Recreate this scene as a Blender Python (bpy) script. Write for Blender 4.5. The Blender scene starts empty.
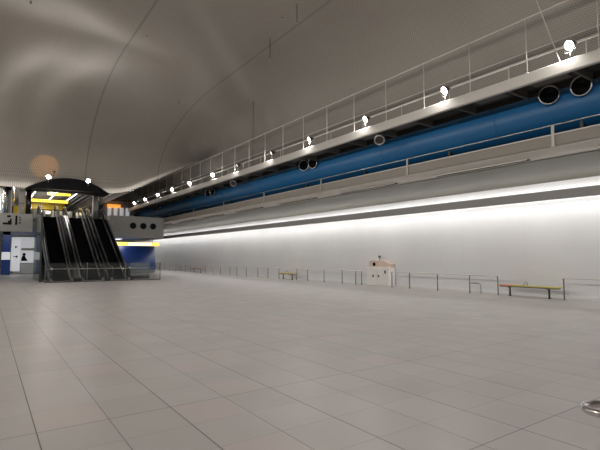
import bpy, bmesh, math, random
from mathutils import Vector, Matrix
random.seed(4)
PI = math.pi
C = bpy.context.scene.collection
sc = bpy.context.scene

# ------------------------------------------------------------------ camera
cam_d = bpy.data.cameras.new('camera'); cam = bpy.data.objects.new('camera', cam_d); C.objects.link(cam)
cam_d.sensor_width = 36; cam_d.lens = 27.0; cam_d.clip_end = 300; cam_d.clip_start = 0.05
cam.location = (0, 0, 1.6)
cam.rotation_euler = (math.radians(90 + 4.0675), 0, math.radians(-34.924))
sc.camera = cam
# ------------------------------------------------------------------ world, exposure
w = bpy.data.worlds.new('world'); sc.world = w; w.use_nodes = True
w.node_tree.nodes['Background'].inputs[0].default_value = (0.9, 0.95, 1, 1)
w.node_tree.nodes['Background'].inputs[1].default_value = 0.02
sc.view_settings.view_transform = 'Standard'; sc.view_settings.look = 'None'
sc.view_settings.gamma = 1; sc.view_settings.use_curve_mapping = False
sc.view_settings.exposure = 0.15
FLOOD_W = 105.0        # power of every catwalk floodlight
COVE_UP = 20.0        # fluorescent row above the white wall, upward half
COVE_DOWN = 84.0      # and the half that washes the wall

def area(name, loc, direction, sx, sy, power, col=(1, 1, 1), parent=None, spread=PI):
    l = bpy.data.lights.new(name, 'AREA'); l.shape = 'RECTANGLE'; l.size = sx; l.size_y = sy
    l.energy = power; l.color = col; l.spread = spread
    o = bpy.data.objects.new(name, l); C.objects.link(o)
    o.location = loc; o.rotation_euler = Vector(direction).to_track_quat('-Z', 'Y').to_euler()
    if parent: o.parent = parent
    return o
# fluorescent tubes laid end to end in the trough over the white wall (their light; the tubes follow)
VAULT_FILL_W = 62.0      # added fill for the vault, from the catwalk and the left ledge
for k in range(7):
    yc = -7.8 + 10 * k + 5
    for nm, d, pw, z in (('cove_light_up', (1, 0, .0), COVE_UP, 4.12), ('cove_light_down', (-0.30, 0, -1), COVE_DOWN, 3.93)):
        l = area(nm, (18.12, yc, z), d, 0.12, 9.9, pw, (1, 0.985, 0.97), spread=PI if nm == 'cove_light_down' else 1.9)
        q = Vector(d).normalized()
        yax = Vector((0, 1, 0)); zax = -q; xax = yax.cross(zax).normalized()
        l.rotation_euler = Matrix((xax, yax, zax)).transposed().to_euler()

for k in range(6):  # long area lamps added to brighten the vault
    area('vault_fill', (14.95, -12 + 10 * k + 5, 7.62), (-0.25, 0, 1), 0.12, 9.9, VAULT_FILL_W * (.62, .62, .62, .55, .30, .4)[k], (1, .95, .88)).rotation_euler = (0, math.radians(180 + 40), math.radians(0))
    if k < 5: area('vault_fill', (-6.0, -12 + 10 * k + 5, 7.62), (0.25, 0, 1), 0.12, 9.9, VAULT_FILL_W * 2.1, (1, .95, .88)).rotation_euler = (0, math.radians(180 - 40), math.radians(0))
# ------------------------------------------------------------------ materials
def mat(name, col, rough=0.6, metal=0.0, emit=0, ecol=None, alpha=1.0, noise=0.0, nscale=2.0, bump=0.0, bscale=40, spec=0.5, coat=0):
    m = bpy.data.materials.new(name); m.use_nodes = True
    nt = m.node_tree; b = nt.nodes['Principled BSDF']
    b.inputs['Base Color'].default_value = (*col, 1); b.inputs['Roughness'].default_value = rough
    b.inputs['Metallic'].default_value = metal; b.inputs['Specular IOR Level'].default_value = spec
    b.inputs['Coat Weight'].default_value = coat
    b.inputs['Alpha'].default_value = alpha
    if emit:
        b.inputs['Emission Color'].default_value = (*(ecol or col), 1); b.inputs['Emission Strength'].default_value = emit
    if noise or bump:
        tc = nt.nodes.new('ShaderNodeTexCoord')
        n = nt.nodes.new('ShaderNodeTexNoise'); n.inputs['Scale'].default_value = nscale; n.inputs['Detail'].default_value = 4
        nt.links.new(tc.outputs['Object'], n.inputs['Vector'])
        if noise:
            r = nt.nodes.new('ShaderNodeMapRange'); r.inputs['To Min'].default_value = 1 - noise; r.inputs['To Max'].default_value = 1 + noise
            nt.links.new(n.outputs['Fac'], r.inputs['Value'])
            v = nt.nodes.new('ShaderNodeVectorMath'); v.operation = 'SCALE'; v.inputs[0].default_value = col
            nt.links.new(r.outputs[0], v.inputs['Scale']); nt.links.new(v.outputs[0], b.inputs['Base Color'])
        if bump:
            n2 = nt.nodes.new('ShaderNodeTexNoise'); n2.inputs['Scale'].default_value = bscale
            nt.links.new(tc.outputs['Object'], n2.inputs['Vector'])
            bp = nt.nodes.new('ShaderNodeBump'); bp.inputs['Strength'].default_value = bump; bp.inputs['Distance'].default_value = 0.01
            nt.links.new(n2.outputs['Fac'], bp.inputs['Height']); nt.links.new(bp.outputs[0], b.inputs['Normal'])
    return m

def mnode(nt, op, a, b=None, c=None):
    n = nt.nodes.new('ShaderNodeMath'); n.operation = op
    for i, v in enumerate((a, b, c)):
        if v is None: continue
        if isinstance(v, (int, float)): n.inputs[i].default_value = v
        else: nt.links.new(v, n.inputs[i])
    return n.outputs[0]

def seam(nt, coord, pitch, off, width):
    """1 on a joint line, 0 elsewhere"""
    a = mnode(nt, 'DIVIDE', mnode(nt, 'SUBTRACT', coord, off), pitch)
    f = mnode(nt, 'FRACT', a)
    d = mnode(nt, 'MULTIPLY', mnode(nt, 'MINIMUM', f, mnode(nt, 'SUBTRACT', 1.0, f)), pitch)
    return mnode(nt, 'LESS_THAN', d, width / 2)

def mixcol(nt, fac, c1, c2):
    n = nt.nodes.new('ShaderNodeMix'); n.data_type = 'RGBA'
    if isinstance(fac, (int, float)): n.inputs[0].default_value = fac
    else: nt.links.new(fac, n.inputs[0])
    for s, c in ((6, c1), (7, c2)):
        if isinstance(c, tuple): n.inputs[s].default_value = (*c, 1)
        else: nt.links.new(c, n.inputs[s])
    return n.outputs[2]

def perforated(name, col, dark, rough, metal, pitch=0.05, strength=0.5, use_uv=True, seams=(), plane='uv', spec=0.5):
    """sheet-metal panels punched with a diagonal grid of small holes, and panel joints"""
    m = bpy.data.materials.new(name); m.use_nodes = True; nt = m.node_tree; b = nt.nodes['Principled BSDF']
    tc = nt.nodes.new('ShaderNodeTexCoord'); sp = nt.nodes.new('ShaderNodeSeparateXYZ')
    nt.links.new(tc.outputs['UV' if use_uv else 'Object'], sp.inputs[0])
    if use_uv: u, v = sp.outputs[0], sp.outputs[1]
    elif plane == 'yz': u, v = sp.outputs[1], sp.outputs[2]
    a = mnode(nt, 'DIVIDE', mnode(nt, 'ADD', u, v), pitch * 1.414); c = mnode(nt, 'DIVIDE', mnode(nt, 'SUBTRACT', u, v), pitch * 1.414)
    fa = mnode(nt, 'SUBTRACT', mnode(nt, 'FRACT', a), 0.5); fc = mnode(nt, 'SUBTRACT', mnode(nt, 'FRACT', c), 0.5)
    r2 = mnode(nt, 'ADD', mnode(nt, 'MULTIPLY', fa, fa), mnode(nt, 'MULTIPLY', fc, fc))
    hole = mnode(nt, 'MULTIPLY', mnode(nt, 'LESS_THAN', r2, 0.085), strength)
    n = nt.nodes.new('ShaderNodeTexNoise'); n.inputs['Scale'].default_value = 0.35; n.inputs['Detail'].default_value = 3
    nt.links.new(tc.outputs['Object'], n.inputs['Vector'])
    base = mixcol(nt, n.outputs['Fac'], tuple(x * 0.9 for x in col), tuple(x * 1.1 for x in col))
    out = mixcol(nt, hole, base, dark)
    for (axis, p, off, wd, st) in seams:
        s = seam(nt, u if axis == 'u' else v, p, off, wd)
        out = mixcol(nt, mnode(nt, 'MULTIPLY', s, st), out, dark)
    nt.links.new(out, b.inputs['Base Color'])
    b.inputs['Roughness'].default_value = rough; b.inputs['Metallic'].default_value = metal; b.inputs['Specular IOR Level'].default_value = spec
    return m

def brushed(m, aniso, rot):
    nt = m.node_tree; b = nt.nodes['Principled BSDF']; b.inputs['Anisotropic'].default_value = aniso; b.inputs['Anisotropic Rotation'].default_value = rot
    t = nt.nodes.new('ShaderNodeTangent'); t.direction_type = 'UV_MAP'; t.uv_map = 'UVMap'; nt.links.new(t.outputs[0], b.inputs['Tangent'])

def floor_mat():
    m = bpy.data.materials.new('floor_tiles'); m.use_nodes = True; nt = m.node_tree; b = nt.nodes['Principled BSDF']
    tc = nt.nodes.new('ShaderNodeTexCoord'); sp = nt.nodes.new('ShaderNodeSeparateXYZ'); nt.links.new(tc.outputs['Object'], sp.inputs[0])
    x, y = sp.outputs[0], sp.outputs[1]; T = 0.62
    ix = mnode(nt, 'FLOOR', mnode(nt, 'DIVIDE', mnode(nt, 'SUBTRACT', x, 0.45), T)); iy = mnode(nt, 'FLOOR', mnode(nt, 'DIVIDE', mnode(nt, 'SUBTRACT', y, 2.36), T))
    cb = nt.nodes.new('ShaderNodeCombineXYZ'); nt.links.new(ix, cb.inputs[0]); nt.links.new(iy, cb.inputs[1])
    wn = nt.nodes.new('ShaderNodeTexWhiteNoise'); nt.links.new(cb.outputs[0], wn.inputs['Vector'])
    base = mixcol(nt, wn.outputs['Value'], (0.405, 0.378, 0.360), (0.45, 0.420, 0.40))
    sm = mixcol(nt, mnode(nt, 'GREATER_THAN', wn.outputs['Value'], 0.93), base, (0.46, 0.405, 0.38))
    n = nt.nodes.new('ShaderNodeTexNoise'); n.inputs['Scale'].default_value = 1.3; n.inputs['Detail'].default_value = 6
    nt.links.new(tc.outputs['Object'], n.inputs['Vector'])
    sm = mixcol(nt, mnode(nt, 'MULTIPLY', n.outputs['Fac'], 0.28), sm, (0.30, 0.285, 0.265))
    j1 = seam(nt, x, T, 0.45, 0.0085); j2 = seam(nt, y, T, 2.36, 0.007)
    k1 = seam(nt, x, T * 2, 0.45, 0.011); k2 = seam(nt, y, T * 4, 2.36, 0.011)
    g = mnode(nt, 'MAXIMUM', mnode(nt, 'MULTIPLY', j1, 0.8), mnode(nt, 'MULTIPLY', j2, 0.42))
    g = mnode(nt, 'MAXIMUM', g, mnode(nt, 'MAXIMUM', k1, mnode(nt, 'MULTIPLY', k2, 0.8)))
    out = mixcol(nt, g, sm, (0.075, 0.068, 0.062))
    nt.links.new(out, b.inputs['Base Color'])
    mr = nt.nodes.new('ShaderNodeMapRange'); mr.inputs['To Min'].default_value = 0.28; mr.inputs['To Max'].default_value = 0.46
    nt.links.new(n.outputs['Fac'], mr.inputs['Value']); nt.links.new(mr.outputs[0], b.inputs['Roughness'])
    b.inputs['Specular IOR Level'].default_value = 0.45
    return m

M = dict(
    floor=floor_mat(),
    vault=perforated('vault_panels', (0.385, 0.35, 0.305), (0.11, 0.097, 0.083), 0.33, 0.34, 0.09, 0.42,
                     seams=(('v', 1000, 15.5, 0.10, 0.45), ('v', 1000, 9.75, 0.12, 0.3), ('u', 2.4, 0.3, 0.02, 0.12), ('v', 1.25, 0.1, 0.02, 0.12))),
    wall=perforated('wall_panels', (0.78, 0.785, 0.79), (0.48, 0.48, 0.48), 0.36, 0.1, 0.10, 0.2, use_uv=False, plane='yz',
                    seams=(('u', 3.0, 1.1, 0.015, 0.2), ('v', 1.3, 0.0, 0.012, 0.12))),
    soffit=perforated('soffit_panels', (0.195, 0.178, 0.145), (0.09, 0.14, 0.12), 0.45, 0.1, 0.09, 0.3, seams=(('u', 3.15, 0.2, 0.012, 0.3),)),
    parapet=mat('parapet_paint', (0.33, 0.30, 0.26), 0.5, noise=0.06, nscale=3),
    lightstrip=mat('soffit_flange', (0.55, 0.51, 0.45), 0.45, noise=0.05),
    trough=mat('trough_grey', (0.33, 0.325, 0.315), 0.45, noise=0.04),
    plaster=mat('plaster_grey', (0.36, 0.345, 0.32), 0.6, noise=0.06, nscale=1.2),
    fascia=mat('fascia_grey', (0.30, 0.295, 0.275), 0.5, noise=0.05),
    white=mat('white_paint', (0.75, 0.75, 0.73), 0.5, noise=0.03),
    steel=mat('brushed_steel', (0.58, 0.57, 0.55), 0.3, 1.0, noise=0.08, nscale=8),
    decksteel=mat('dark_brushed_steel', (0.13, 0.128, 0.125), 0.28, 1.0, noise=0.1, nscale=3),
    chrome=mat('polished_steel', (0.72, 0.71, 0.69), 0.12, 1.0, bump=0.02, bscale=20),
    galv=mat('galvanised_steel', (0.46, 0.44, 0.40), 0.42, 0.5, noise=0.1, nscale=5),
    rail=mat('pale_rail_paint', (0.68, 0.65, 0.60), 0.4, 0.3, noise=0.05, nscale=10),
    darksteel=mat('dark_steel', (0.07, 0.068, 0.065), 0.45, 0.6, noise=0.1),
    post=mat('post_steel', (0.20, 0.195, 0.185), 0.35, 0.8, noise=0.08, nscale=9),
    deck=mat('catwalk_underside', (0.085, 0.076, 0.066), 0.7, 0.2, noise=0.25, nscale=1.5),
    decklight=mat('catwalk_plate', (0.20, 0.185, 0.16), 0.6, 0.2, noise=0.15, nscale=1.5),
    blueduct=mat('blue_duct_paint', (0.020, 0.165, 0.40), 0.38, 0.0, noise=0.10, nscale=0.8, bump=0.05, bscale=6),
    blue=mat('blue_gloss', (0.015, 0.055, 0.27), 0.38, 0.0, noise=0.08, nscale=1),
    navy=mat('navy_paint', (0.008, 0.016, 0.085), 0.35),
    black=mat('black_matt', (0.005, 0.005, 0.006), 0.6, noise=0.1, spec=0.15),
    blackgloss=mat('black_gloss', (0.006, 0.006, 0.007), 0.16),
    rubber=mat('black_rubber', (0.012, 0.012, 0.012), 0.45, bump=0.05),
    tread=mat('escalator_tread', (0.003, 0.003, 0.004), 0.7, 0.0, bump=0.1, bscale=60, spec=0.08),
    lens=mat('lamp_lens', (1, 1, 1), 0.3, emit=26, ecol=(1, 0.97, 0.92)),
    lensdim=mat('lamp_lens_dim', (1, 0.9, 0.8), 0.3, emit=2.5, ecol=(1, 0.9, 0.78)),
    tube=mat('fluorescent_tube', (1, 1, 1), 0.3, emit=9, ecol=(1, 0.98, 0.95)),
    tube2=mat('upper_tube', (1, 1, 1), 0.3, emit=3.2, ecol=(0.95, 0.93, 1)),
    yellowlit=mat('lit_yellow_sign', (0.9, 0.6, 0.05), 0.4, emit=1.8, ecol=(1, 0.62, 0.04)),
    yellowsign=mat('yellow_sign_face', (0.9, 0.62, 0.1), 0.4, emit=1.5, ecol=(1, 0.62, 0.10)),
    creamlit=mat('lit_cream_face', (0.95, 0.85, 0.55), 0.4, emit=1.5, ecol=(1, 0.86, 0.50)),
    whitelit=mat('lit_white_face', (0.9, 0.9, 0.9), 0.4, emit=0.28, ecol=(0.95, 0.96, 1)),
    amber=mat('amber_lit', (0.9, 0.4, 0.08), 0.5, emit=0.9, ecol=(1, 0.38, 0.06)),
    ambergoods=mat('amber_paint', (0.60, 0.30, 0.08), 0.5, noise=0.1),
    yellowpaint=mat('yellow_paint', (0.68, 0.46, 0.02), 0.45, noise=0.06),
    benchyellow=mat('bench_yellow', (0.62, 0.50, 0.08), 0.5, noise=0.12, nscale=6),
    benchgreen=mat('bench_yellow_green', (0.50, 0.45, 0.11), 0.5, noise=0.1, nscale=6),
    benchpink=mat('bench_salmon', (0.68, 0.27, 0.15), 0.5, noise=0.1, nscale=6),
    cabinet=mat('cabinet_white', (0.88, 0.86, 0.83), 0.45, noise=0.03),
    hood=mat('cabinet_pinkish', (0.66, 0.52, 0.44), 0.45, noise=0.05),
    red=mat('red_paint', (0.45, 0.06, 0.04), 0.4),
    cork=mat('wall_poster_pink', (0.62, 0.50, 0.46), 0.6, noise=0.04),
)
def glass(name, tint, alpha, rough=0.08):
    m = mat(name, tint, rough, 0.0, alpha=alpha, spec=0.35); return m
brushed(M['vault'], 0.97, 0.25)
M['glass'] = glass('tinted_glass', (0.30, 0.36, 0.35), 0.30)
M['glassgreen'] = glass('green_glass', (0.16, 0.20, 0.17), 0.62)
M['glassdark'] = glass('smoked_glass', (0.006, 0.006, 0.007), 0.8)
M['glassclear'] = glass('clear_glass', (0.10, 0.11, 0.11), 0.16)

# ------------------------------------------------------------------ mesh helpers
class MB:
    def __init__(s): s.bm = bmesh.new(); s.slots = []
    def box(s, x0, x1, y0, y1, z0, z1, mi=0):
        vs = [s.bm.verts.new((x, y, z)) for z in (z0, z1) for y in (y0, y1) for x in (x0, x1)]
        for f in ((0, 2, 3, 1), (4, 5, 7, 6), (0, 1, 5, 4), (2, 6, 7, 3), (0, 4, 6, 2), (1, 3, 7, 5)):
            fc = s.bm.faces.new([vs[i] for i in f]); fc.material_index = mi
        return s
    def cyl(s, a, b, r, r2=None, n=10, cap=True, mi=0):
        a = Vector(a); b = Vector(b); r2 = r if r2 is None else r2; d = (b - a).normalized()
        u = d.orthogonal().normalized(); v = d.cross(u); A = []; B = []
        for i in range(n):
            t = 2 * PI * i / n; o = math.cos(t) * u + math.sin(t) * v
            A.append(s.bm.verts.new(a + o * r)); B.append(s.bm.verts.new(b + o * r2))
        for i in range(n):
            f = s.bm.faces.new((A[i], A[(i + 1) % n], B[(i + 1) % n], B[i])); f.smooth = True; f.material_index = mi
        if cap:
            s.bm.faces.new(A[::-1]).material_index = mi; s.bm.faces.new(B).material_index = mi
        return s
    def tube(s, pts, r, n=8, closed=False):
        pts = [Vector(p) for p in pts]; rings = []; N = len(pts); prev = None
        for i, p in enumerate(pts):
            if closed: d = pts[(i + 1) % N] - pts[i - 1]
            else: d = pts[min(i + 1, N - 1)] - pts[max(i - 1, 0)]
            d.normalize()
            u = d.orthogonal().normalized() if prev is None else (prev - d * prev.dot(d)).normalized()
            prev = u; v = d.cross(u)
            rings.append([s.bm.verts.new(p + r * (math.cos(2 * PI * k / n) * u + math.sin(2 * PI * k / n) * v)) for k in range(n)])
        for i in range(N if closed else N - 1):
            A = rings[i]; B = rings[(i + 1) % N]
            for k in range(n):
                f = s.bm.faces.new((A[k], A[(k + 1) % n], B[(k + 1) % n], B[k])); f.smooth = True
        if not closed:
            s.bm.faces.new(rings[0][::-1]); s.bm.faces.new(rings[-1])
        return s
    def lathe(s, o, ax, prof, n=20, mi=0):
        """prof: (distance along axis, radius)"""
        o = Vector(o); ax = Vector(ax).normalized(); u = ax.orthogonal().normalized(); v = ax.cross(u); rings = []
        for h, r in prof:
            rings.append([s.bm.verts.new(o + ax * h + max(r, 1e-4) * (math.cos(2 * PI * k / n) * u + math.sin(2 * PI * k / n) * v)) for k in range(n)])
        for A, B in zip(rings, rings[1:]):
            for k in range(n):
                f = s.bm.faces.new((A[k], A[(k + 1) % n], B[(k + 1) % n], B[k])); f.smooth = True; f.material_index = mi
        return s
    def prism_y(s, prof, y0, y1, mi=0):
        """closed (x,z) outline extruded along y"""
        A = [s.bm.verts.new((x, y0, z)) for x, z in prof]; B = [s.bm.verts.new((x, y1, z)) for x, z in prof]; n = len(prof)
        for i in range(n): s.bm.faces.new((A[i], A[(i + 1) % n], B[(i + 1) % n], B[i])).material_index = mi
        s.bm.faces.new(A[::-1]).material_index = mi; s.bm.faces.new(B).material_index = mi
        return s
    def prism_x(s, prof, x0, x1):
        """closed (y,z) outline extruded along x"""
        A = [s.bm.verts.new((x0, y, z)) for y, z in prof]; B = [s.bm.verts.new((x1, y, z)) for y, z in prof]; n = len(prof)
        for i in range(n): s.bm.faces.new((A[i], A[(i + 1) % n], B[(i + 1) % n], B[i]))
        s.bm.faces.new(A[::-1]); s.bm.faces.new(B)
        return s
    def strip(s, prof, y0, y1, thick=0.0):
        """open (x,z) outline swept along y, uv = (y, running length)"""
        uv = s.bm.loops.layers.uv.new('UVMap'); L = 0
        for (xa, za), (xb, zb) in zip(prof, prof[1:]):
            d = math.hypot(xb - xa, zb - za)
            vs = [s.bm.verts.new(p) for p in ((xa, y0, za), (xb, y0, zb), (xb, y1, zb), (xa, y1, za))]
            f = s.bm.faces.new(vs)
            for lp, q in zip(f.loops, ((y0, L), (y0, L + d), (y1, L + d), (y1, L))): lp[uv].uv = q
            L += d
        return s
    def build(s, name, m, parent=None, bevel=0.0, smooth=False, loc=None, solid=0):
        bmesh.ops.recalc_face_normals(s.bm, faces=s.bm.faces[:]) if not solid else None
        me = bpy.data.meshes.new(name); s.bm.to_mesh(me); s.bm.free()
        for mm in (m if isinstance(m, (list, tuple)) else [m]): me.materials.append(mm)
        o = bpy.data.objects.new(name, me); C.objects.link(o)
        if loc: o.location = loc
        if parent: o.parent = parent
        if bevel:
            b = o.modifiers.new('bevel', 'BEVEL'); b.width = bevel; b.segments = 2; b.limit_method = 'ANGLE'
        if solid:
            t = o.modifiers.new('solid', 'SOLIDIFY'); t.thickness = solid; t.offset = 0
        return o

def tag(o, label=None, cat=None, group=None, kind=None):
    if label: o['label'] = label
    if cat: o['category'] = cat
    if group: o['group'] = group
    if kind: o['kind'] = kind
    return o
def empty(name, loc=(0, 0, 0), rz=0, label=None, cat=None, group=None):
    o = bpy.data.objects.new(name, None); C.objects.link(o); o.location = loc; o.rotation_euler = (0, 0, rz); o.empty_display_size = 0.2
    return tag(o, label, cat, group)
def dup(root, loc, label=None, rz=None):
    r = root.copy(); C.objects.link(r); r.location = loc
    if rz is not None: r.rotation_euler = (0, 0, rz)
    if label: r['label'] = label
    for ch in list(root.children):
        c = ch.copy(); C.objects.link(c); c.parent = r
        for g in list(ch.children):
            d = g.copy(); C.objects.link(d); d.parent = c
    return r
def struct(o, label=None): return tag(o, label, None, None, 'structure')
ORD = ['first', 'second', 'third', 'fourth', 'fifth', 'sixth', 'seventh', 'eighth', 'ninth', 'tenth', 'eleventh', 'twelfth', 'thirteenth', 'fourteenth', 'fifteenth']

# ================================================================== THE SHELL
Y0, Y1 = -13.0, 63.0
struct(MB().box(-9.6, 18.9, Y0, Y1, -0.2, 0).build('floor', M['floor']), 'pale grey square-tiled station floor')
# white perforated wall on the right
struct(MB().box(18.6, 18.9, Y0, Y1, 0, 4.68).build('wall_right', M['wall']), 'white perforated wall washed by light from above')
struct(MB().box(18.52, 18.6, Y0, Y1, 0, 0.09).build('baseboard_right', M['white']), 'low pale skirting along the white wall')
# curved soffit between wall and parapet
ctl = [Vector((18.6, 4.62)), Vector((18.52, 4.74)), Vector((18.1, 4.82)), Vector((16.35, 5.10))]
sof = []
for k in range(17):
    t_ = k / 16; sof.append(tuple((1 - t_) ** 3 * ctl[0] + 3 * (1 - t_) ** 2 * t_ * ctl[1] + 3 * (1 - t_) * t_ ** 2 * ctl[2] + t_ ** 3 * ctl[3]))
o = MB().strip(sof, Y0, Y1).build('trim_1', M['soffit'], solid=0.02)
struct(o, 'brownish curved soffit over the white wall')
# parapet face and its pale flange underneath
struct(MB().box(15.2, 15.32, Y0, Y1, 5.22, 5.61).build('trim_2', M['parapet'], bevel=0.01), 'grey-brown balcony parapet under the blue duct')
struct(MB().box(15.16, 15.36, Y0, Y1, 5.60, 5.645).build('trim_3', M['rail'], bevel=0.008), 'pale capping on the balcony parapet')
struct(MB().prism_y([(15.2, 5.20), (15.75, 5.11), (15.75, 5.16), (15.2, 5.25)], Y0, Y1).build('trim_4', M['lightstrip']), 'pale flange below the balcony parapet')
struct(MB().prism_y([(15.23, 5.25), (15.75, 5.16), (16.4, 5.11), (16.4, 5.17), (15.3, 5.32)], Y0, Y1).build('trim_5', M['lightstrip']), 'pale soffit band with the air slots')
struct(MB().box(15.32, 18.6, Y0, Y1, 5.40, 5.50).build('trim_6', M['plaster']), 'balcony floor behind the parapet')
struct(MB().box(18.6, 18.9, Y0, Y1, 4.68, 8.1).build('wall_right_upper', M['plaster']), 'wall behind the blue duct')
# unseen but enclosing walls
struct(MB().box(-9.9, -9.6, Y0, Y1, 0, 7.2).build('wall_left', M['plaster']), 'left hall wall')
struct(MB().box(-9.9, 18.9, Y0 - .3, Y0, 0, 15).build('wall_back', M['plaster']), 'wall behind the camera')
struct(MB().box(-9.9, 18.9, Y1, Y1 + .3, 0, 15).build('wall_far', M['white']), 'pale wall closing the far end of the hall')

# the vault: a long elliptical barrel that closes in a quarter-dome over the escalators
YS, YEND = 26.0, 38.0
def barrel(x): return 6.65 + 7.0 * max(0, 1 - ((x - 4.5) / 14.2) ** 2) ** 0.5
def edge_z(x):
    h = 1.62 + 0.56 * x - 6.65
    return min(barrel(x), 6.60 + 0.5 * (h + math.sqrt(h * h + 0.25)))
def yend(x): return YEND if x < 8.3 else 63.0
def vault_z(x, y):
    g = 1 if y < YS else max(0, 1 - ((y - YS) / (YEND - YS)) ** 2.2) ** 0.5
    e = edge_z(x)
    return e + (barrel(x) - e) * g
bm = bmesh.new(); uvl = bm.loops.layers.uv.new('UVMap'); NT, NY = 96, 70; grid = []; arc = [0]
px = None
for i in range(NT + 1):
    t = PI * i / NT; x = 4.5 + 14.2 * math.cos(t); z = 6.65 + 7 * math.sin(t)
    if px: arc.append(arc[-1] + math.hypot(x - px[0], z - px[1]))
    px = (x, z); row = []
    ye = YEND
    for j in range(NY + 1):
        if j <= 20: y = Y0 + (YS - Y0) * j / 20
        else: y = YS + (ye - YS) * math.sin(0.5 * PI * (j - 20) / (NY - 20))
        row.append(bm.verts.new((x, y, vault_z(x, y))))
    grid.append(row)
for i in range(NT):
    for j in range(NY):
        q = [(i, j), (i + 1, j), (i + 1, j + 1), (i, j + 1)]
        f = bm.faces.new([grid[a][b] for a, b in q]); f.smooth = True
        for lp, (a, b) in zip(f.loops, q): lp[uvl].uv = (grid[a][b].co.y, arc[a])
me = bpy.data.meshes.new('ceiling'); bm.to_mesh(me); bm.free(); me.materials.append(M['vault'])
o = bpy.data.objects.new('ceiling', me); C.objects.link(o); struct(o, 'taupe perforated metal vault curving over the hall')

prof = [(8.3 + 10.4 * k / 40, edge_z(8.3 + 10.4 * k / 40)) for k in range(41)]
b = MB().strip([(8.3, 8.2)] + prof, YEND, Y1)
struct(b.build('ceiling_far', M['vault'], solid=.02), 'vault lining continuing over the far part of the catwalk')
# ---- far end: mezzanine floor, fascias, rooms
struct(MB().box(-9.6, 2.75, 38.0, 38.35, 3.42, 4.72).build('wall_left_fascia', M['fascia']), 'grey fascia carrying the escalator pictogram')
struct(MB().box(-9.6, 3.0, 38.35, Y1, 4.45, 4.70).box(3.0, 9.4, 42.6, Y1, 4.45, 4.88).build('trim_7', M['plaster']), 'mezzanine floor')
# end block on the right of the escalators with a rounded corner
prof = [(9.3, 44.0), (13.7, 44.0)] + [(13.7 + 0.9 * math.sin(a), 44.9 - 0.9 * math.cos(a)) for a in [PI / 2 * k / 8 for k in range(1, 9)]] + [(14.6, 62.9), (9.3, 62.9)]
b = MB(); A = [b.bm.verts.new((x, y, 3.42)) for x, y in prof]; B = [b.bm.verts.new((x, y, 5.45)) for x, y in prof]
for i in range(len(prof)): b.bm.faces.new((A[i], A[(i + 1) % len(prof)], B[(i + 1) % len(prof)], B[i]))
b.bm.faces.new(A[::-1]); b.bm.faces.new(B)
struct(b.build('wall_far_block', M['fascia']), 'grey end wall with three round openings')
struct(MB().box(7.75, 8.2, 43.5, 44.0, 4.9, 8.05).build('trim_8', M['fascia'], bevel=.03), 'grey pier at the right end of the black arch')
struct(MB().box(-9.6, 8.2, 38.95, Y1, 8.05, 8.2).build('trim_9', M['plaster']), 'flat ceiling over the mezzanine')
struct(MB().box(-9.6, 8.4, 60.0, 60.2, 4.9, 8.05).build('wall_far_mezzanine', M['fascia']), 'back wall of the mezzanine')
struct(MB().box(-6.5, 3.0, 60.0, 60.3, 0, 4.45).build('wall_far_corridor', M['white']), 'bright back wall of the ground level passage')
# black arched canopy above the opening
b = MB(); n = 28; x0, x1 = 2.2, 7.95; ring = []
for i in range(n + 1):
    x = x0 + (x1 - x0) * i / n; s = 2 * i / n - 1; e = 1 - s * s
    zt = 6.62 + 0.86 * e; zb = 6.58 + 0.12 * e
    yf = 37.9 - 0.75 * e
    ring.append([b.bm.verts.new(p) for p in ((x, yf, zb), (x, yf + .08, zt), (x, 39.9, zt), (x, 39.9, zb))])
for A, B in zip(ring, ring[1:]):
    for k in range(4): b.bm.faces.new((A[k], A[(k + 1) % 4], B[(k + 1) % 4], B[k]))
b.bm.faces.new(ring[0]); b.bm.faces.new(ring[-1][::-1])
tag(b.build('arched_canopy', M['black']), 'shallow black arched canopy above the escalators', 'canopy')

# ================================================================== LIGHT TROUGH OVER THE WHITE WALL
t = empty('light_trough', (17.9, 0, 3.8), label='long grey light trough glowing along the top of the white wall', cat='light')
MB().box(0, .03, Y0, Y1, 0.01, 0.375).box(.03, .17, Y0, Y1, .345, .375).build('fascia', M['trough'], t, bevel=.006)
b = MB()
for k in range(30): b.cyl((.22, -12 + 2.5 * k, .24), (.22, -12 + 2.5 * k + 2.42, .24), .02, n=8)
b.build('fluorescent_tube', M['tube'], t)
for k in range(25): MB().box(.02, .66, -12 + 3 * k, -11.97 + 3 * k, .28, .31).build('bracket', M['trough'], t)

# ================================================================== AIR SLOTS IN THE SOFFIT
first = None
for k in range(9):
    ya = 2.1 + 6.35 * k
    if first is None:
        first = empty('air_diffuser', (15.8, ya, 5.13), label='', cat='air vent', group='dark air slots in the soffit')
        MB().box(0, .20, 0, 4.0, -.055, -.02).build('slot', M['black'], first)
        b = MB(); b.box(-.04, 0, -.04, 4.04, -.065, .0).box(.2, .24, -.04, 4.04, -.065, .0); b.build('frame', M['galv'], first)
        e = first
    else: e = dup(first, (15.8, ya, 5.13))
    e['label'] = '%s long dark air slot in the soffit, counted from the right edge of the photo' % ORD[k]

# ================================================================== BLUE DUCT, JET NOZZLES, BALCONY HANDRAIL
t = empty('blue_duct', (16.5, 0, 6.78), label='huge blue round air duct running the length of the balcony', cat='duct')
b = MB(); n = 48
b.cyl((0, Y0 + .1, 0), (0, 60, 0), .85, n=n); b.build('duct_body', M['blueduct'], t)
for k in range(12):
    y = -8.5 + 6.0 * k
    MB().lathe((0, y, 0), (0, 1, 0), [(0, .84), (0, .868), (.05, .868), (.05, .84)], n=40).build('joint_band', M['blueduct'], t)
for k in range(13): MB().box(-.5, .5, -9 + 5.2 * k, -8.9 + 5.2 * k, -1.28, -.68).build('cradle', M['darksteel'], t)
DUCT = t

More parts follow.
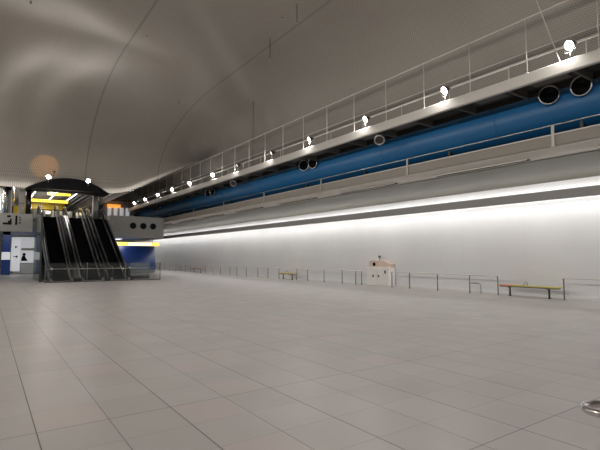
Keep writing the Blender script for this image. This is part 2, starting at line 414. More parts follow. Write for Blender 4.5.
def jet(y, d):
    """jet nozzle bolted to the duct: collar with rim and dark throat"""
    d = Vector(d).normalized(); o = (-1.02, y, .30)
    c = MB().lathe(o, d, [(-.40, .30), (-.05, .30), (0, .325), (.05, .325), (.06, .29)], n=28).build('jet_nozzle', M['blueduct'], DUCT)
    MB().lathe(o, d, [(.06, .29), (.035, .285), (-.0, .24), (-.10, .17), (-.10, .0)], n=28).build('throat', M['black'], c)['label'] = 'black throat of the jet nozzle'
    MB().lathe(o, d, [(.05, .285), (.085, .305), (.05, .33)], n=28).build('rim', M['steel'], c)
for y, d in ((6.38, (-1, -.05, -.15)), (7.4, (-1, -.45, -.05)), (20.85, (-1, -.3, -.15)), (21.75, (-1, -.6, -.1)), (35.0, (-1, -.3, -.15)), (35.9, (-1, -.6, -.1)), (49.3, (-1, -.3, -.15)), (50.2, (-1, -.6, -.1))):
    jet(y, d)

t = empty('balcony_handrail', (15.2, 0, 5.6), label='thin steel handrail on posts along the balcony parapet', cat='handrail')
MB().cyl((0, Y0, .34), (0, 60, .34), .026, n=8).build('top_rail', M['steel'], t)
for k in range(12):
    y = 0.93 + 6.25 * (k - 1)
    MB().box(-.045, -.01, y - .05, y + .05, -.36, .33).box(-.06, .02, y - .08, y + .08, -.38, -.34).build('post', M['galv'], t, bevel=.005)

# ================================================================== CATWALK
t = empty('catwalk', (14, 0, 7.1), label='steel maintenance catwalk with railings above the blue duct', cat='catwalk')
YE = 56.4
MB().prism_y([(0, .0), (.10, .0), (.10, .34), (.32, .34), (.32, .38), (0, .38), (-.03, .35), (-.03, .03)], Y0, YE).build('edge_beam', M['rail'], t)
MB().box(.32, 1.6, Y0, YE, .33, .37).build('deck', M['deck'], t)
MB().box(1.55, 1.63, Y0, YE, .12, .38).build('rear_beam', M['darksteel'], t)
for k in range(34):
    y = -10.5 + 2.07 * k
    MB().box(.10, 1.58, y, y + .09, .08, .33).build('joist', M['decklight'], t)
for k in range(33):
    y = -10.5 + 2.07 * k
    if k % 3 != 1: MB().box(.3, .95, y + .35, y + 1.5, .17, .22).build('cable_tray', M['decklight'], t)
for k in range(33):
    y = 7.36 - 2.07 * 8 + 2.07 * k
    b = MB(); b.cyl((.04, y, .36), (.04, y, 2.2), .018, n=8); b.cyl((.04, y, .38), (.04, y, .41), .05, n=10); b.build('guard_post', M['rail'], t)
MB().cyl((.04, Y0, 2.2), (.04, YE, 2.2), .024, n=8).build('top_rail', M['rail'], t)
for z in (1.10, .86): MB().cyl((.09, Y0, z), (.09, YE, z), .016, n=6).build('mid_rail', M['rail'], t)
for z in (1.45, .95, .7): MB().cyl((1.5, Y0, z), (1.5, YE, z), .022, n=6).build('rear_rail', M['rail'], t)
for k in range(22): y = 1 + 2.6 * k; MB().cyl((1.5, y, .36), (1.5, y, 1.45), .02, n=6).build('rear_post', M['rail'], t)
for k in range(6): MB().box(.88, 1.02, -12 + 10 * k, -2.1 + 10 * k, .37, .47).build('fill_channel', M['galv'], t)  # made-up housings for the added vault fill
for (yy, tilt) in ((25.5, (0, 0)), (6.35, (-.1, 1.2))):
    z0 = .38; zt = vault_z(14, yy + tilt[1]) - 7.1
    MB().cyl((.06, yy, z0), (.06 + tilt[0], yy + tilt[1], zt), .016, n=6).build('hanger_rod', M['rail'] if yy < 10 else M['darksteel'], t)

# thin rods hanging from the vault
def ceil_at(u, v, lo=3, hi=60):
    p = math.radians(4.0675); yw = math.radians(34.924)
    fw = Vector((math.sin(yw) * math.cos(p), math.cos(yw) * math.cos(p), math.sin(p))); r = Vector((math.cos(yw), -math.sin(yw), 0)); up = r.cross(fw)
    d = (450 * fw + (u - 300) * r + (225 - v) * up).normalized(); s = 3.0
    while s < 80:
        q = Vector((0, 0, 1.6)) + d * s
        if abs(q.x - 4.5) < 14 and q.y < yend(q.x) and q.z > vault_z(q.x, q.y): break
        s += .05
    return q
for i, (u, v, L, lab) in enumerate(((270, 38, 1.1, 'thin dark rod hanging from the vault beside a joint line'), (297, 3, .9, 'thin dark rod hanging from the vault at the top edge of the photo'), (179, 100, .35, 'tiny dark stub hanging from the middle of the vault'))):
    q = ceil_at(u, v); b = MB()
    e = empty('hanging_rod', q, label=lab, cat='rod')
    b.cyl((0, 0, .02), (0, 0, -L), .015, n=8).build('rod', M['darksteel'], e)
    MB().cyl((0, 0, -L), (0, 0, -L - .06), .04, n=8).build('tip', M['galv'], e)
for i, (u, v, lab) in enumerate(((282, 17, 'small dark sprinkler head on the vault near the top'), (147, 36, 'small dark sprinkler head on the vault near the left joint line'), (31, 2, 'small dark sprinkler head at the top left of the vault'))):
    q = ceil_at(u, v); e = empty('sprinkler_head', q, label=lab, cat='sprinkler')
    MB().cyl((0, 0, .03), (0, 0, -.08), .035, n=8).build('body', M['darksteel'], e); MB().cyl((0, 0, -.08), (0, 0, -.1), .06, n=8).build('deflector', M['galv'], e)

# round loudspeakers under the catwalk
for y, l in ((14.3, 'nearer round silver loudspeaker under the catwalk'), (28.9, 'farther round silver loudspeaker under the catwalk')):
    e = empty('loudspeaker', (14.35, y, 6.98), label=l, cat='loudspeaker')
    MB().lathe((0, 0, -.12), (-.62, -.5, -.6), [(-.2, .05), (-.12, .20), (0, .25), (.03, .25), (.035, .19), (-.0, .185)], n=24).build('housing', M['steel'], e); MB().cyl((0, 0, .0), (.05, .05, .38), .03, n=8).build('bracket', M['darksteel'], e)
    MB().lathe((0, 0, -.12), (-.62, -.5, -.6), [(.0, .19), (.01, .1), (.012, .0)], n=24).build('grille', M['darksteel'], e)

# ================================================================== FLOODLIGHTS
def flood(loc, aim, label, lens='lens', group='floodlights along the catwalk', power=FLOOD_W, sc_=.76, name='floodlight', lightcol=(1, .965, .93)):
    d = Vector(aim).normalized(); e = empty(name, loc, label=label, cat='floodlight', group=group)
    c = Vector((0, 0, .52)) * sc_
    h = MB().lathe(c, d, [(-.34 * sc_, .0), (-.34 * sc_, .07 * sc_), (-.22 * sc_, .09 * sc_), (-.10 * sc_, .15 * sc_), (.02, .20 * sc_), (.05, .20 * sc_)], n=20).build('housing', M['darksteel'], e)
    MB().lathe(c, d, [(.02, .19 * sc_), (.055 * sc_, .16 * sc_), (.085 * sc_, .0)], n=20).build('lens', M[lens], e)
    side = d.cross(Vector((0, 0, 1))).normalized()
    b = MB(); b.tube([c + side * .22 * sc_, c + side * .22 * sc_ - Vector((0, 0, .25 * sc_)), Vector((0, 0, .22 * sc_)), c - side * .22 * sc_ - Vector((0, 0, .25 * sc_)), c - side * .22 * sc_], .015 * sc_, n=6)
    b.cyl((0, 0, 0), (0, 0, .24 * sc_), .02 * sc_, n=8); b.build('bracket', M['galv'], e)
    if power:
        l = bpy.data.lights.new('flood_lamp', 'AREA'); l.shape = 'DISK'; l.size = .34 * sc_; l.energy = power; l.color = lightcol
        lo = bpy.data.objects.new('flood_lamp', l); C.objects.link(lo); lo.parent = e; lo.location = c + d * .12 * sc_
        lo.rotation_euler = d.to_track_quat('-Z', 'Y').to_euler()
    return e
ys = [6.03, 10.47, 14.79, 19.12, 23.0, 27.5, 31.65, 36.4, 40.7, 45.0, 49.3, 53.6]
for k, y in enumerate(ys):
    dim = k in (4, 5)
    flood((13.98, y, 7.48), ((-.85, .25, -.5) if k < 6 else (-.5, -.5, -.72)) if not dim else (-.8, .4, -.45), ('%s %s floodlight on the catwalk edge, counted from the right edge of the photo' % (ORD[k], 'dimmer-looking' if dim else 'glowing white')), 'lensdim' if dim else 'lens', power=FLOOD_W if k < 6 else 14)
flood((13.98, 1.7, 7.48), (-.85, -.05, -.5), 'floodlight on the catwalk just beyond the right edge of the photo')
# unseen ledge and lamps added on the other side to help light the hall
t = empty('added_left_ledge', (-5, 0, 7.1), label='unseen ledge added on the left side of the vault to hold fill lamps', cat='catwalk')
for k in range(5): MB().box(-1.07, -.93, -12 + 10 * k, min(33, -2.1 + 10 * k), .38, .47).build('fill_channel', M['galv'], t)  # made-up housings for the added fill on this side
MB().box(-1.5, 0, Y0 + .1, 33.6, 0, .375).build('deck', M['rail'], t)
for k in range(9):
    flood((-5.1, -9 + 5.2 * k, 7.48), (.8, .1, -.35), '%s added fill lamp on the left side ledge, counted from behind the camera' % ORD[k], group='added fill lamps along the left ledge', power=190)
# two lamps on the black arch
flood((3.55, 37.0, 7.02), (-.3, -1, -.15), 'left small white spotlight on top of the black arch', group='spotlights on the arch', power=24, sc_=.75, name='spotlight')
flood((6.2, 37.0, 6.98), (-.3, -1, -.15), 'right small white spotlight on top of the black arch', group='spotlights on the arch', power=24, sc_=.75, name='spotlight')

# ================================================================== WALL HANDRAILS, BENCHES, CABINET
def rail_section(ys, label, rail=True):
    y0 = min(ys); e = empty('wall_handrail', (17.8, y0, 0), label=label, cat='handrail', group='low handrails in front of the white wall')
    for y in ys:
        b = MB(); b.cyl((0, y - y0, 0), (0, y - y0, .79), .024, n=8); b.cyl((0, y - y0, 0), (0, y - y0, .012), .055, n=12); b.build('post', M['post'], e)
    L = max(ys) - y0
    MB().tube([(0, -.06, .80), (0, L + .06, .80)], .026, n=8).build('top_rail', M['rail'], e)
rail_section([8.25, 6.6, 5.0, 3.4], 'low steel handrail right of the nearest bench, cut by the photo edge')
rail_section([10.9, 12.25, 14.0, 15.74, 16.95], 'low steel handrail with five posts between the nearest bench and white cabinet')
rail_section([19.3, 19.81, 21.03, 22.81], 'low steel handrail just left of the white cabinet')
rail_section([24.6, 25.9], 'short low handrail with two posts right of the middle bench')
rail_section([28.2, 29.78, 31.33], 'low steel handrail just left of the middle bench')
rail_section([33.25, 34.97, 36.33], 'low steel handrail, second section left of the middle bench')
rail_section([38.25, 39.96, 41.74], 'low steel handrail just right of the far pink bench')
rail_section([45.6, 47.15, 48.52, 50.3], 'low steel handrail just left of the far pink bench')
rail_section([52.14, 53.93, 56.0], 'farthest low steel handrail at the end of the white wall')

def bench(y0, L, label, m1, m2, n1, x=17.85):
    e = empty('bench', (x, y0, 0), label=label, cat='bench', group=None)
    ns = 10; w_ = L / ns
    MB().box(-.20, .20, L - n1 * w_, L, .41, .46).build('seat', m1, e, bevel=.012)['label'] = 'differently coloured end of the seat' 
    MB().box(-.20, .20, 0, L - n1 * w_ - .01, .41, .46).build('seat', m2, e, bevel=.012)
    MB().box(-.14, .14, .06, L - .06, .37, .41).build('seat_frame', M['post'], e)
    for yy in (.42, L - .42):
        b = MB(); b.cyl((0, yy, 0), (0, yy, .375), .035, n=10); b.box(-.15, .15, yy - .03, yy + .03, .35, .375); b.cyl((0, yy, 0), (0, yy, .015), .08, n=12); b.build('leg', M['darksteel'], e)
    pts = [(-.14, L * .55, .46)] + [(-.14 + .14 * (1 - math.cos(a)), L * .55, .46 + .14 * math.sin(a)) for a in [PI * k / 8 for k in range(1, 8)]] + [(.14, L * .55, .46)]
    MB().tube(pts, .014, n=6).build('arm_loop', M['post'], e)
    return e
bench(8.4, 2.42, 'nearest long bench with a yellow-green seat and salmon left end', M['benchpink'], M['benchgreen'], 2.6)
bench(26.1, 2.0, 'middle bench with a pale yellow seat against the white wall', M['benchyellow'], M['benchyellow'], 4)
bench(42.6, 2.6, 'far small salmon-pink bench against the white wall', M['benchpink'], M['benchpink'], 4)
e = empty('low_wall_rail', (18.1, 11.9, 0), label='small bent metal rail low on the wall left of the nearest bench', cat='rail')
MB().tube([(0, .55, .42), (0, .1, .42), (0, .03, .40), (0, 0, .33), (0, 0, 0)], .015, n=8).build('bent_tube', M['post'], e)
MB().cyl((0, 0, 0), (0, 0, .015), .05, n=10).build('foot', M['post'], e)
MB().tube([(0, .53, .42), (.5, .53, .42)], .013, n=6).build('wall_arm', M['post'], e)

e = empty('hydrant_cabinet', (18.3, 18.28, 0), label='white cabinet with a pinkish hood standing against the white wall', cat='cabinet')
MB().box(-.26, .24, -.86, .86, 0, 1.02).build('body', M['cabinet'], e, bevel=.015)
b = MB(); b.prism_x([(-.84, 1.02), (.86, 1.02), (.86, 1.40), (-.3, 1.40), (-.84, 1.22)], -.04, .24); b.build('hood', M['hood'], e, bevel=.01)['label'] = 'pinkish beige hood'
MB().lathe((-.04, .45, 1.19), (-1, 0, 0), [(0, .10), (.05, .10), (.09, .06), (.10, 0)], n=18).build('round_lamp', M['black'], e)
for yy in (.36, -.02):
    d = MB().box(-.285, -.26, yy - .36, yy + .0, .08, .96).build('door', M['cabinet'], e, bevel=.008)
    MB().box(-.315, -.285, yy - .10 if yy > 0 else yy - .14, yy - .02 if yy > 0 else yy - .06, .48, .60).build('latch', M['black'], d)
b = MB(); b.cyl((.05, .12, 1.40), (.05, .12, 1.60), .018, n=8); b.box(.02, .08, .05, .19, 1.55, 1.68); b.build('beacon', M['post'], e)
MB().box(-.30, -.26, -.66, -.58, .70, .86).build('handle', M['post'], e)

# ================================================================== STAINLESS LOOP AT THE RIGHT EDGE
e = empty('steel_loop_rail', (0, 0, 0), label='bent stainless steel loop rail poking in at the right edge', cat='rail')
d = Vector((.80, -.60, 0)); s = Vector((.60, .80, 0)); o0 = Vector((3.87, 1.66, .42)); R = .14
pts = [o0 + d * 1.1 + s * R] + [o0 + d * (R - R * math.sin(a)) + s * (R * math.cos(a)) for a in [PI * k / 14 for k in range(15)]] + [o0 + d * 1.1 - s * R]
MB().tube(pts, .03, n=14).build('loop', M['chrome'], e)
for sgn in (1, -1):
    q = o0 + d * .95 + s * R * sgn
    MB().cyl((q.x, q.y, 0), (q.x, q.y, .42), .026, n=12).build('leg', M['chrome'], e)

# ================================================================== ESCALATORS
YB, YT, H, SL = 33.6, 42.1, 4.88, 4.88 / 8.5
def ez(y): return 0 if y < YB else (H if y > YT else (y - YB) * SL)
def path(off, y0, y1):
    ps = [(y0, off)]
    for c in (YB, YT):
        for k in (-3, -1.5, 0, 1.5, 3):
            y = c + k * .14; zz = ez(y)
            if k == 0: zz += .05 if c == YB else -.05
            ps.append((y, zz + off))
    ps.append((y1, H + off)); return ps
def make_escalator(xc, label, wd=.62):
    e = empty('escalator', (xc, YB, 0), label=label, cat='escalator', group='dark escalators')
    def Yp(ps): return [(a - YB, b) for a, b in ps]
    # steps
    ps = [(32.9, .02), (33.5, .02)]; y = 33.5; z = .02
    ns = 24; ry = (YT - 33.5) / ns; rz = (H - .02) / ns
    for k in range(ns): ps += [(y, z + rz), (y + ry, z + rz)]; y += ry; z += rz
    ps += [(43.2, H), (43.2, H - .3), (YT, H - .3), (YB + .3, -.0), (32.9, .0)]
    MB().prism_x(Yp(ps), -wd + .08, wd - .08).build('steps', M['tread'], e)
    # comb plates
    MB().box(-wd + .08, wd - .08, 32.7 - YB, 33.3 - YB, .0, .045).build('comb_plate', M['steel'], e)
    MB().box(-wd + .08, wd - .08, 42.9 - YB, 43.4 - YB, H, H + .03).build('comb_plate', M['steel'], e)
    for sg in (-1, 1):
        a = path(.12, 32.7, 43.4); bb = path(.90, 32.7, 43.4)
        x = sg * wd
        MB().prism_x(Yp(a) + Yp(bb)[::-1], x - .012, x + .012).build('balustrade', M['glassdark'], e)
        lo = [(p[0], p[1]) for p in path(-.25, 32.7, 43.4)]; lo[0] = (32.7, 0); lo = [(p, max(0, q)) for p, q in lo]
        hi = path(.20, 32.7, 43.4)
        sk = MB().prism_x(Yp(lo) + Yp(hi)[::-1], x - .06, x + .06).build('skirt', M['steel'], e, bevel=.01)
        pp = [(x, a_, b_) for a_, b_ in Yp(path(.93, 32.75, 43.35))]
        r = .10; c0 = pp[0]; cN = pp[-1]
        st = [(x, c0[1] - math.sin(q) * .33, .60 + math.cos(q) * .33) for q in [PI * k / 8 for k in range(8, 0, -1)]]
        en = [(x, cN[1] + math.sin(q) * .33, H + .60 + math.cos(q) * .33) for q in [PI * k / 8 for k in range(1, 9)]]
        MB().tube(st + pp + en, .045, n=8).build('handrail', M['rubber'], e)
        MB().prism_x(Yp(path(.84, 32.75, 43.35)) + Yp(path(.885, 32.75, 43.35))[::-1], x - .035, x + .035).build('handrail_guide', M['chrome'], e)
    return e
make_escalator(4.12, 'leftmost of the three dark escalators rising under the arch')
make_escalator(6.0, 'middle of the three dark escalators rising under the arch')
make_escalator(7.72, 'rightmost of the three dark escalators rising under the arch', .56)
# sloping steel decks between and beside them
def slope_deck(x0, x1, m, name, lab, up=.22, lowz=None):
    lo = [(p, max(0, q)) for p, q in path(-.5, 32.7, 43.4)]; lo[0] = (32.7, 0)
    if lowz is not None: lo = [(32.7, 0), (43.4, 0)]
    MBo = MB().prism_x(lo + path(up, 32.7, 43.4)[::-1], x0, x1).build(name, m, bevel=.01)
    return tag(MBo, lab, 'escalator cladding')
slope_deck(4.84, 5.28, M['blackgloss'], 'escalator_deck', 'black sloping deck between the left and middle escalators')
slope_deck(6.72, 7.06, M['blackgloss'], 'escalator_deck', 'black sloping deck between the middle and right escalators')
slope_deck(8.38, 8.62, M['blackgloss'], 'escalator_side_cladding', 'black sloping side cladding right of the right escalator', .25, 0)
# black space below the escalators
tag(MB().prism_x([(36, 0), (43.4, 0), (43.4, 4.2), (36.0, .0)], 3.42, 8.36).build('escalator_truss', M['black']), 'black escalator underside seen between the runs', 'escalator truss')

# top landing: ticket gates
def gate(loc, label):
    e = empty('ticket_gate', loc, label=label, cat='ticket gate', group='steel ticket gates at the top of the escalators')
    MB().box(-.11, .11, 0, 1.5, 0, .95).build('body', M['steel'], e, bevel=.03)
    MB().box(-.10, .10, -.02, .25, .95, 1.02).build('reader', M['black'], e, bevel=.01)
    MB().box(-.115, -.105, .2, 1.3, .1, .5).build('side_panel', M['white'], e)
    return e
for k in range(8): gate((3.5 + .72 * k, 46.2, 4.88), '%s steel ticket gate from the left at the top of the escalators' % ORD[k])
e = empty('landing_barrier', (0, 44.6, 4.88), label='glass landing barrier with steel posts behind the escalator tops', cat='barrier')
for k in range(5): MB().cyl((3.05 + (k * 1.9 if k < 4 else 5.2), 0, 0), (3.05 + (k * 1.9 if k < 4 else 5.2), 0, 1.15), .03, n=8).build('post', M['chrome'], e)
for (a, b_) in ((4.88, 5.25), (6.75, 7.05)): MB().box(a, b_, -.01, .01, .1, 1.0).build('glass_panel', M['glassclear'], e)

# mezzanine signs, lights, trusses
def sign_bar(name, x0, x1, y, z0, z1, m, label, face=None, cat='sign'):
    e = empty(name, ((x0 + x1) / 2, y, z0), label=label, cat=cat); w2 = (x1 - x0) / 2
    MB().box(-w2, w2, 0, .18, 0, z1 - z0).build('housing', M['galv'], e, bevel=.01)
    MB().box(-w2 + .03, w2 - .03, -.02, 0, .03, z1 - z0 - .03).build('lit_face', m, e)
    for s in (-1, 1): MB().cyl((s * w2 * .7, .09, z1 - z0), (s * w2 * .7, .09, 8.05 - z0 if name != 'entrance_sign' else 3.42 - z0), .02, n=6).build('hanger', M['darksteel'], e)
    return e
sign_bar('overhead_sign', 3.0, 6.35, 48, 6.70, 7.0, M['yellowlit'], 'long glowing yellow sign bar above the top of the escalators')
sign_bar('overhead_sign', 4.35, 6.3, 46, 7.17, 7.44, M['yellowlit'], 'shorter glowing yellow sign bar high under the black arch')
sign_bar('overhead_sign', 4.6, 6.2, 55, 6.2, 6.55, M['creamlit'], 'small pale lit sign low behind the yellow bar')
tag(MB().box(3.0, 7.2, 57.0, 59.95, 6.9, 8.05).build('bulkhead', M['yellowpaint'], bevel=.03), 'ochre yellow bulkhead behind the long yellow sign', 'bulkhead')
for k, x in enumerate((3.55, 5.25, 6.9)):
    e = empty('tube_light', (x, 40.0, 7.55), label='%s white tube light from the left under the mezzanine ceiling' % ORD[k], cat='light')
    MB().box(-.07, .07, 0, 15, .06, .14).build('fitting', M['white'], e); MB().cyl((0, .1, .03), (0, 14.9, .03), .045, n=8).build('tube', M['tube2'], e)
    b = MB()
    for yy in (1, 6, 11, 14.5): b.cyl((0, yy, .14), (0, yy, .5), .012, n=6)
    b.build('hanger', M['galv'], e)
for k, x in enumerate((7.35, 7.9)):
    e = empty('ceiling_truss', (x, 40.8, 7.1), label='%s dark ceiling truss right of the yellow signs' % ('left' if k == 0 else 'right'), cat='truss')
    MB().box(-.06, .06, 0, 19, .38, .5).build('top_chord', M['darksteel'], e); MB().box(-.06, .06, 0, 19, 0, .12).build('bottom_chord', M['darksteel'], e)
    b = MB()
    for j in range(13): b.cyl((0, j * 1.4, .06), (0, j * 1.4 + .7, .44), .02, n=6); b.cyl((0, j * 1.4 + .7, .44), (0, j * 1.4 + 1.4, .06), .02, n=6)
    b.build('web', M['darksteel'], e)
    b = MB()
    for j in range(4): b.cyl((0, j * 5.6 + .5, .5), (0, j * 4.8 + .3, .95), .015, n=6)
    b.build('hanger', M['darksteel'], e)
sign_bar('overhead_sign', 8.0, 8.15, 52, 6.2, 6.3, M['blue'], 'x') if False else None
for k, (x, y) in enumerate(((1.2, 45), (4.8, 45), (4.8, 54), (1.2, 54))):
    area('mezzanine_light', (x, y, 7.5), (0, 0, -1), .3, 4, 130, (1, .95, .92))
# amber room seen at the right of the pier
e = empty('amber_kiosk', (13.0, 57.0, 5.45), label='amber lit kiosk glimpsed between the pier and the catwalk', cat='kiosk')
MB().box(-1.6, 1.9, .6, .8, 0, 3.2).build('back_panel', M['fascia'], e)
MB().box(-1.2, .3, .2, .45, 2.1, 2.5).build('lit_band', M['amber'], e, bevel=.02)
for k in range(4): MB().box(-1.1 + k * .7, -.72 + k * .7, .35, .58, 0, 2.15).build('lit_panel', M['whitelit'], e)
MB().box(-1.6, 1.6, .1, .5, 2.95, 3.07).build('canopy', M['darksteel'], e)

# left of the escalators: steel lift shaft, black column
e = empty('lift_shaft', (0.40, 40.0, 4.7), label='shiny round steel and glass shaft at the far left', cat='lift shaft')
MB().cyl((0, 0, 0), (0, 0, 3.3), 1.25, n=40, cap=False).build('steel_skin', M['chrome'], e)
for a in (200, 235, 262, 290, 325):
    r = math.radians(a); MB().box(-.03, .03, -.03, .03, 0, 3.3).build('rib', M['galv'], e, loc=(1.27 * math.cos(r), 1.27 * math.sin(r), 0))
tag(MB().box(1.9, 2.25, 39.0, 39.4, 4.7, 6.6).build('panel_column', M['fascia'], bevel=.03), 'grey column beside the shiny shaft at the far left', 'column')
tag(MB().cyl((2.5, 39.0, 4.7), (2.5, 39.0, 6.62), .17, n=16).build('black_column', M['blackgloss']), 'slim black column under the left end of the arch', 'column')
e = empty('mezzanine_railing', (0, 38.15, 4.72), label='steel railing on top of the grey fascia at the far left', cat='railing')
for k in range(6): MB().cyl((-2.9 + k, 0, 0), (-2.9 + k, 0, .75), .02, n=8).build('post', M['steel'], e)
MB().cyl((-3.0, 0, .75), (2.55, 0, .75), .028, n=8).build('top_rail', M['chrome'], e)
tag(MB().box(1.75, 2.6, 43.2, 43.5, 4.72, 5.75).build('yellow_board', M['yellowpaint'], bevel=.02), 'olive yellow board behind the railing beside the black column', 'board')

# pictogram on the fascia (stairs, down arrow and three marks)
e = empty('pictogram_sign', (1.05, 38.0, 3.9), label='black escalator pictogram with three marks on the grey fascia', cat='sign')
b = MB()
b.prism_y([(-.12, 0), (.40, 0), (.40, .42), (.30, .42), (.30, .28), (.18, .28), (.18, .14), (-.12, .14)], -.02, 0)
b.box(.12, .34, -.02, 0, .52, .66); b.box(.62, .74, -.02, 0, 0, .66); b.build('stair_symbol', M['black'], e)
MB().box(.86, .94, -.02, 0, .50, .60).box(.86, .96, -.02, 0, .32, .42).box(.86, .96, -.02, 0, .10, .20).build('marks', M['black'], e)

# blue portal, passage with white boards
e = empty('blue_portal', (1.25, 49.0, 0), label='blue portal frame at the entrance of the lit passage, far left', cat='portal')
MB().box(.0, .62, 0, .5, 0, 3.95).build('pillar', M['blue'], e, bevel=.01)
MB().box(-.02, .64, -.02, .52, 1.35, 2.05).build('white_band', M['whitelit'], e)
MB().box(-.0, 4.0, 0, .5, 3.62, 4.28).build('lintel', M['navy'], e, bevel=.01)['label'] = 'dark navy lintel'
e = empty('direction_board', (2.0, 50.6, 0), label='white direction board with a small black arrow beside the blue pillar', cat='sign')
MB().box(0, .75, 0, .12, .25, 3.5).build('board', M['whitelit'], e, bevel=.01)
b = MB(); b.box(.2, .45, -.02, 0, 1.60, 1.67); b.prism_y([(.43, 1.5), (.58, 1.635), (.43, 1.77)], -.02, 0); b.build('arrow', M['black'], e)
b = MB(); b.box(.3, .42, -.02, 0, 2.45, 2.65); b.box(.42, .50, -.02, 0, 2.52, 2.6); b.build('pictogram', M['navy'], e)
MB().box(.2, .6, .02, .1, 0, .25).build('foot', M['steel'], e)
e = empty('poster_wall', (2.95, 53.0, 0), label='bright white passage wall with two black figure pictograms', cat='wall panel')
MB().box(-.3, 3.2, 0, .15, 0, 3.6).build('panel', M['whitelit'], e)
b = MB(); b.box(.0, 2.2, -.02, 0, 2.25, 2.5); b.build('text_band', M['galv'], e)
b = MB(); b.prism_y([(0, 1.2), (.62, 1.2), (.42, 1.5), (.34, 1.72), (.1, 1.72), (.05, 1.5)], -.02, 0); b.lathe((.26, -.02, 1.86), (0, 1, 0), [(0, .001), (0, .15), (.02, .15)], n=14); b.build('figure_symbol', M['black'], e)
b = MB(); b.prism_y([(1.3, 1.2), (1.75, 1.2), (1.7, 1.72), (1.36, 1.72)], -.02, 0); b.lathe((1.54, -.02, 1.82), (0, 1, 0), [(0, .001), (0, .12), (.02, .12)], n=14); b.build('figure_symbol', M['black'], e)
e = empty('passage_counter', (2.7, 51.8, 0), label='low pale counter in front of the white passage wall', cat='counter')
MB().box(-.0, 1.7, 0, .5, 0, 1.0).build('body', M['white'], e, bevel=.02); MB().box(-.04, 1.74, -.04, .54, 1.0, 1.04).build('top', M['steel'], e)
area('passage_light', (2.5, 46.0, 4.2), (0, .4, -1), 3, 3, 90, (.95, .97, 1))
sign_bar('entrance_sign', -.6, .95, 44, 2.55, 2.95, M['yellowlit'], 'glowing yellow sign cut by the left edge of the photo')

# green glass screen left of the escalators
e = empty('glass_screen', (2.75, 33.0, 0), label='tall greenish glass screen standing left of the escalators', cat='glass screen')
MB().box(.15, .18, .2, 5.0, .06, 4.45).build('glass_panel', M['glassgreen'], e)
MB().box(.11, .22, .12, .2, 0, 4.45).build('post', M['darksteel'], e)
MB().box(.11, .22, .2, 5.0, 0, .06).build('channel', M['steel'], e)

# low glass barrier wrapping the foot of the escalators
e = empty('glass_barrier', (3.1, 32.0, 0), label='low glass barrier with a slim handrail in front of the escalators', cat='barrier')
xs = [0, 2.38, 4.76, 7.14]
for a, b_ in zip(xs[:-1], xs[1:]): MB().box(a + .02, b_ - .02, -.006, .006, .05, 1.22).build('glass_panel', M['glassclear'], e)
for x in xs: MB().box(x - .025, x + .025, -.02, .02, 0, 1.25).build('post', M['post'], e)
MB().cyl((0, -.06, .85), (7.14, -.06, .85), .022, n=8).build('handrail', M['chrome'], e)
MB().box(0, 7.14, -.03, .03, 0, .05).build('base_channel', M['darksteel'], e)
MB().box(-.006, .006, .03, 4.5, .05, 1.22).build('side_glass', M['glassclear'], e)

# right of the escalators under the end block: frosted screen, low dark strip, blue drum, lit sign
e = empty('frosted_screen', (9.0, 34.3, 0), label='frosted grey-green glass panel at the foot of the blue drum', cat='glass screen')
MB().box(-.25, 1.15, 0, .03, .22, 1.15).build('glass_panel', M['glass'], e); MB().box(-.25, 1.15, -.05, .3, 0, .22).build('base_band', M['darksteel'], e)  # glass above a low dark strip along its foot
e = empty('blue_drum', (10.6, 48.2, 0), label='big glossy blue rounded volume under the far end wall', cat='enclosure')
b = MB(); n = 40; A = []; B = []
for k in range(n + 1):
    a = PI + PI * k / n; A.append(b.bm.verts.new((4.25 * math.cos(a), 3.3 * math.sin(a), .35))); B.append(b.bm.verts.new((4.0 * math.cos(a), 3.1 * math.sin(a), 3.0)))
for k in range(n): f = b.bm.faces.new((A[k], A[k + 1], B[k + 1], B[k])); f.smooth = True
b.bm.faces.new(B); b.bm.faces.new((A[0], A[-1], B[-1], B[0])); b.build('blue_shell', M['blue'], e)
b = MB(); A = []; B = []
for k in range(n + 1):
    a = PI + PI * k / n; A.append(b.bm.verts.new((4.15 * math.cos(a), 3.2 * math.sin(a), 0))); B.append(b.bm.verts.new((4.15 * math.cos(a), 3.2 * math.sin(a), .36)))
for k in range(n): b.bm.faces.new((A[k], A[k + 1], B[k + 1], B[k]))
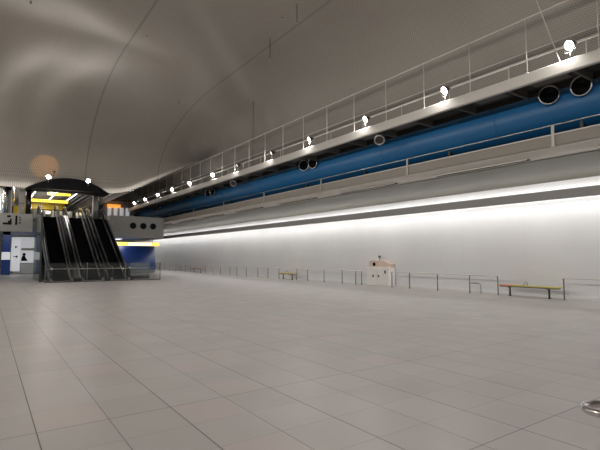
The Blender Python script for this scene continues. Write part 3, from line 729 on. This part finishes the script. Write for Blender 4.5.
b.bm.faces.new(B); b.build('base_band', M['fascia'], e)
e = sign_bar('entrance_sign', 10.0, 14.1, 44.6, 2.66, 3.02, M['creamlit'], 'long cream and yellow glowing sign above the blue drum')
MB().box(-2.05, -.9, -.03, -.021, .02, .34).build('yellow_panel', M['yellowsign'], e); MB().box(1.3, 2.05, -.03, -.021, .02, .34).build('yellow_panel', M['yellowsign'], e)
area('drum_light', (11.0, 45.2, 3.38), (-.1, .1, -1), 3.5, .4, 45, (1, .97, .9))
e = empty('lit_ceiling_slot', (10.0, 46.0, 3.28), label='small bright ceiling light behind the right escalator', cat='light')
MB().box(-1.3, .9, 0, .8, .05, .14).build('fitting', M['white'], e); MB().box(-1.2, .8, .05, .75, .03, .05).build('diffuser', M['tube2'], e)
for k, x in enumerate((11.4, 12.35, 13.28)):
    e = empty('round_port', (x, 44.0, 4.56), label='%s of the three round black openings in the end wall' % ('left', 'middle', 'right')[k], cat='opening')
    MB().lathe((0, 0, 0), (0, -1, 0), [(0, .31), (.05, .31), (.05, .27), (.0, .27)], n=24).build('rim', M['darksteel'], e)
    MB().lathe((0, 0, 0), (0, -1, 0), [(.012, .28), (.02, .15), (.022, 0)], n=24).build('dark_mouth', M['black'], e)

# added amber lamp, stands in for an orange reflection on the ceiling
e = empty('amber_reflection_helper', (3.75, 35.4, 7.6), label='added amber lamp standing in for an orange reflection above the arch', cat='spotlight')
l = bpy.data.lights.new('amber_reflection_lamp', 'SPOT'); l.energy = 130; l.color = (1, .45, .08); l.spot_size = math.radians(50); l.spot_blend = .6
lo = bpy.data.objects.new('amber_reflection_lamp', l); C.objects.link(lo); lo.parent = e; lo.location = (0, 0, .1)
lo.rotation_euler = Vector((-.15, 1, .25)).to_track_quat('-Z', 'Y').to_euler()
MB().cyl((0, 0, -.12), (0, 0, .02), .07, n=12).build('housing', M['darksteel'], e); MB().tube([(0, 0, -.1), (0, 1.6, -.4), (0, 2.0, -.45)], .02, n=6).build('arm', M['darksteel'], e)  # made-up housing and arm for the added lamp
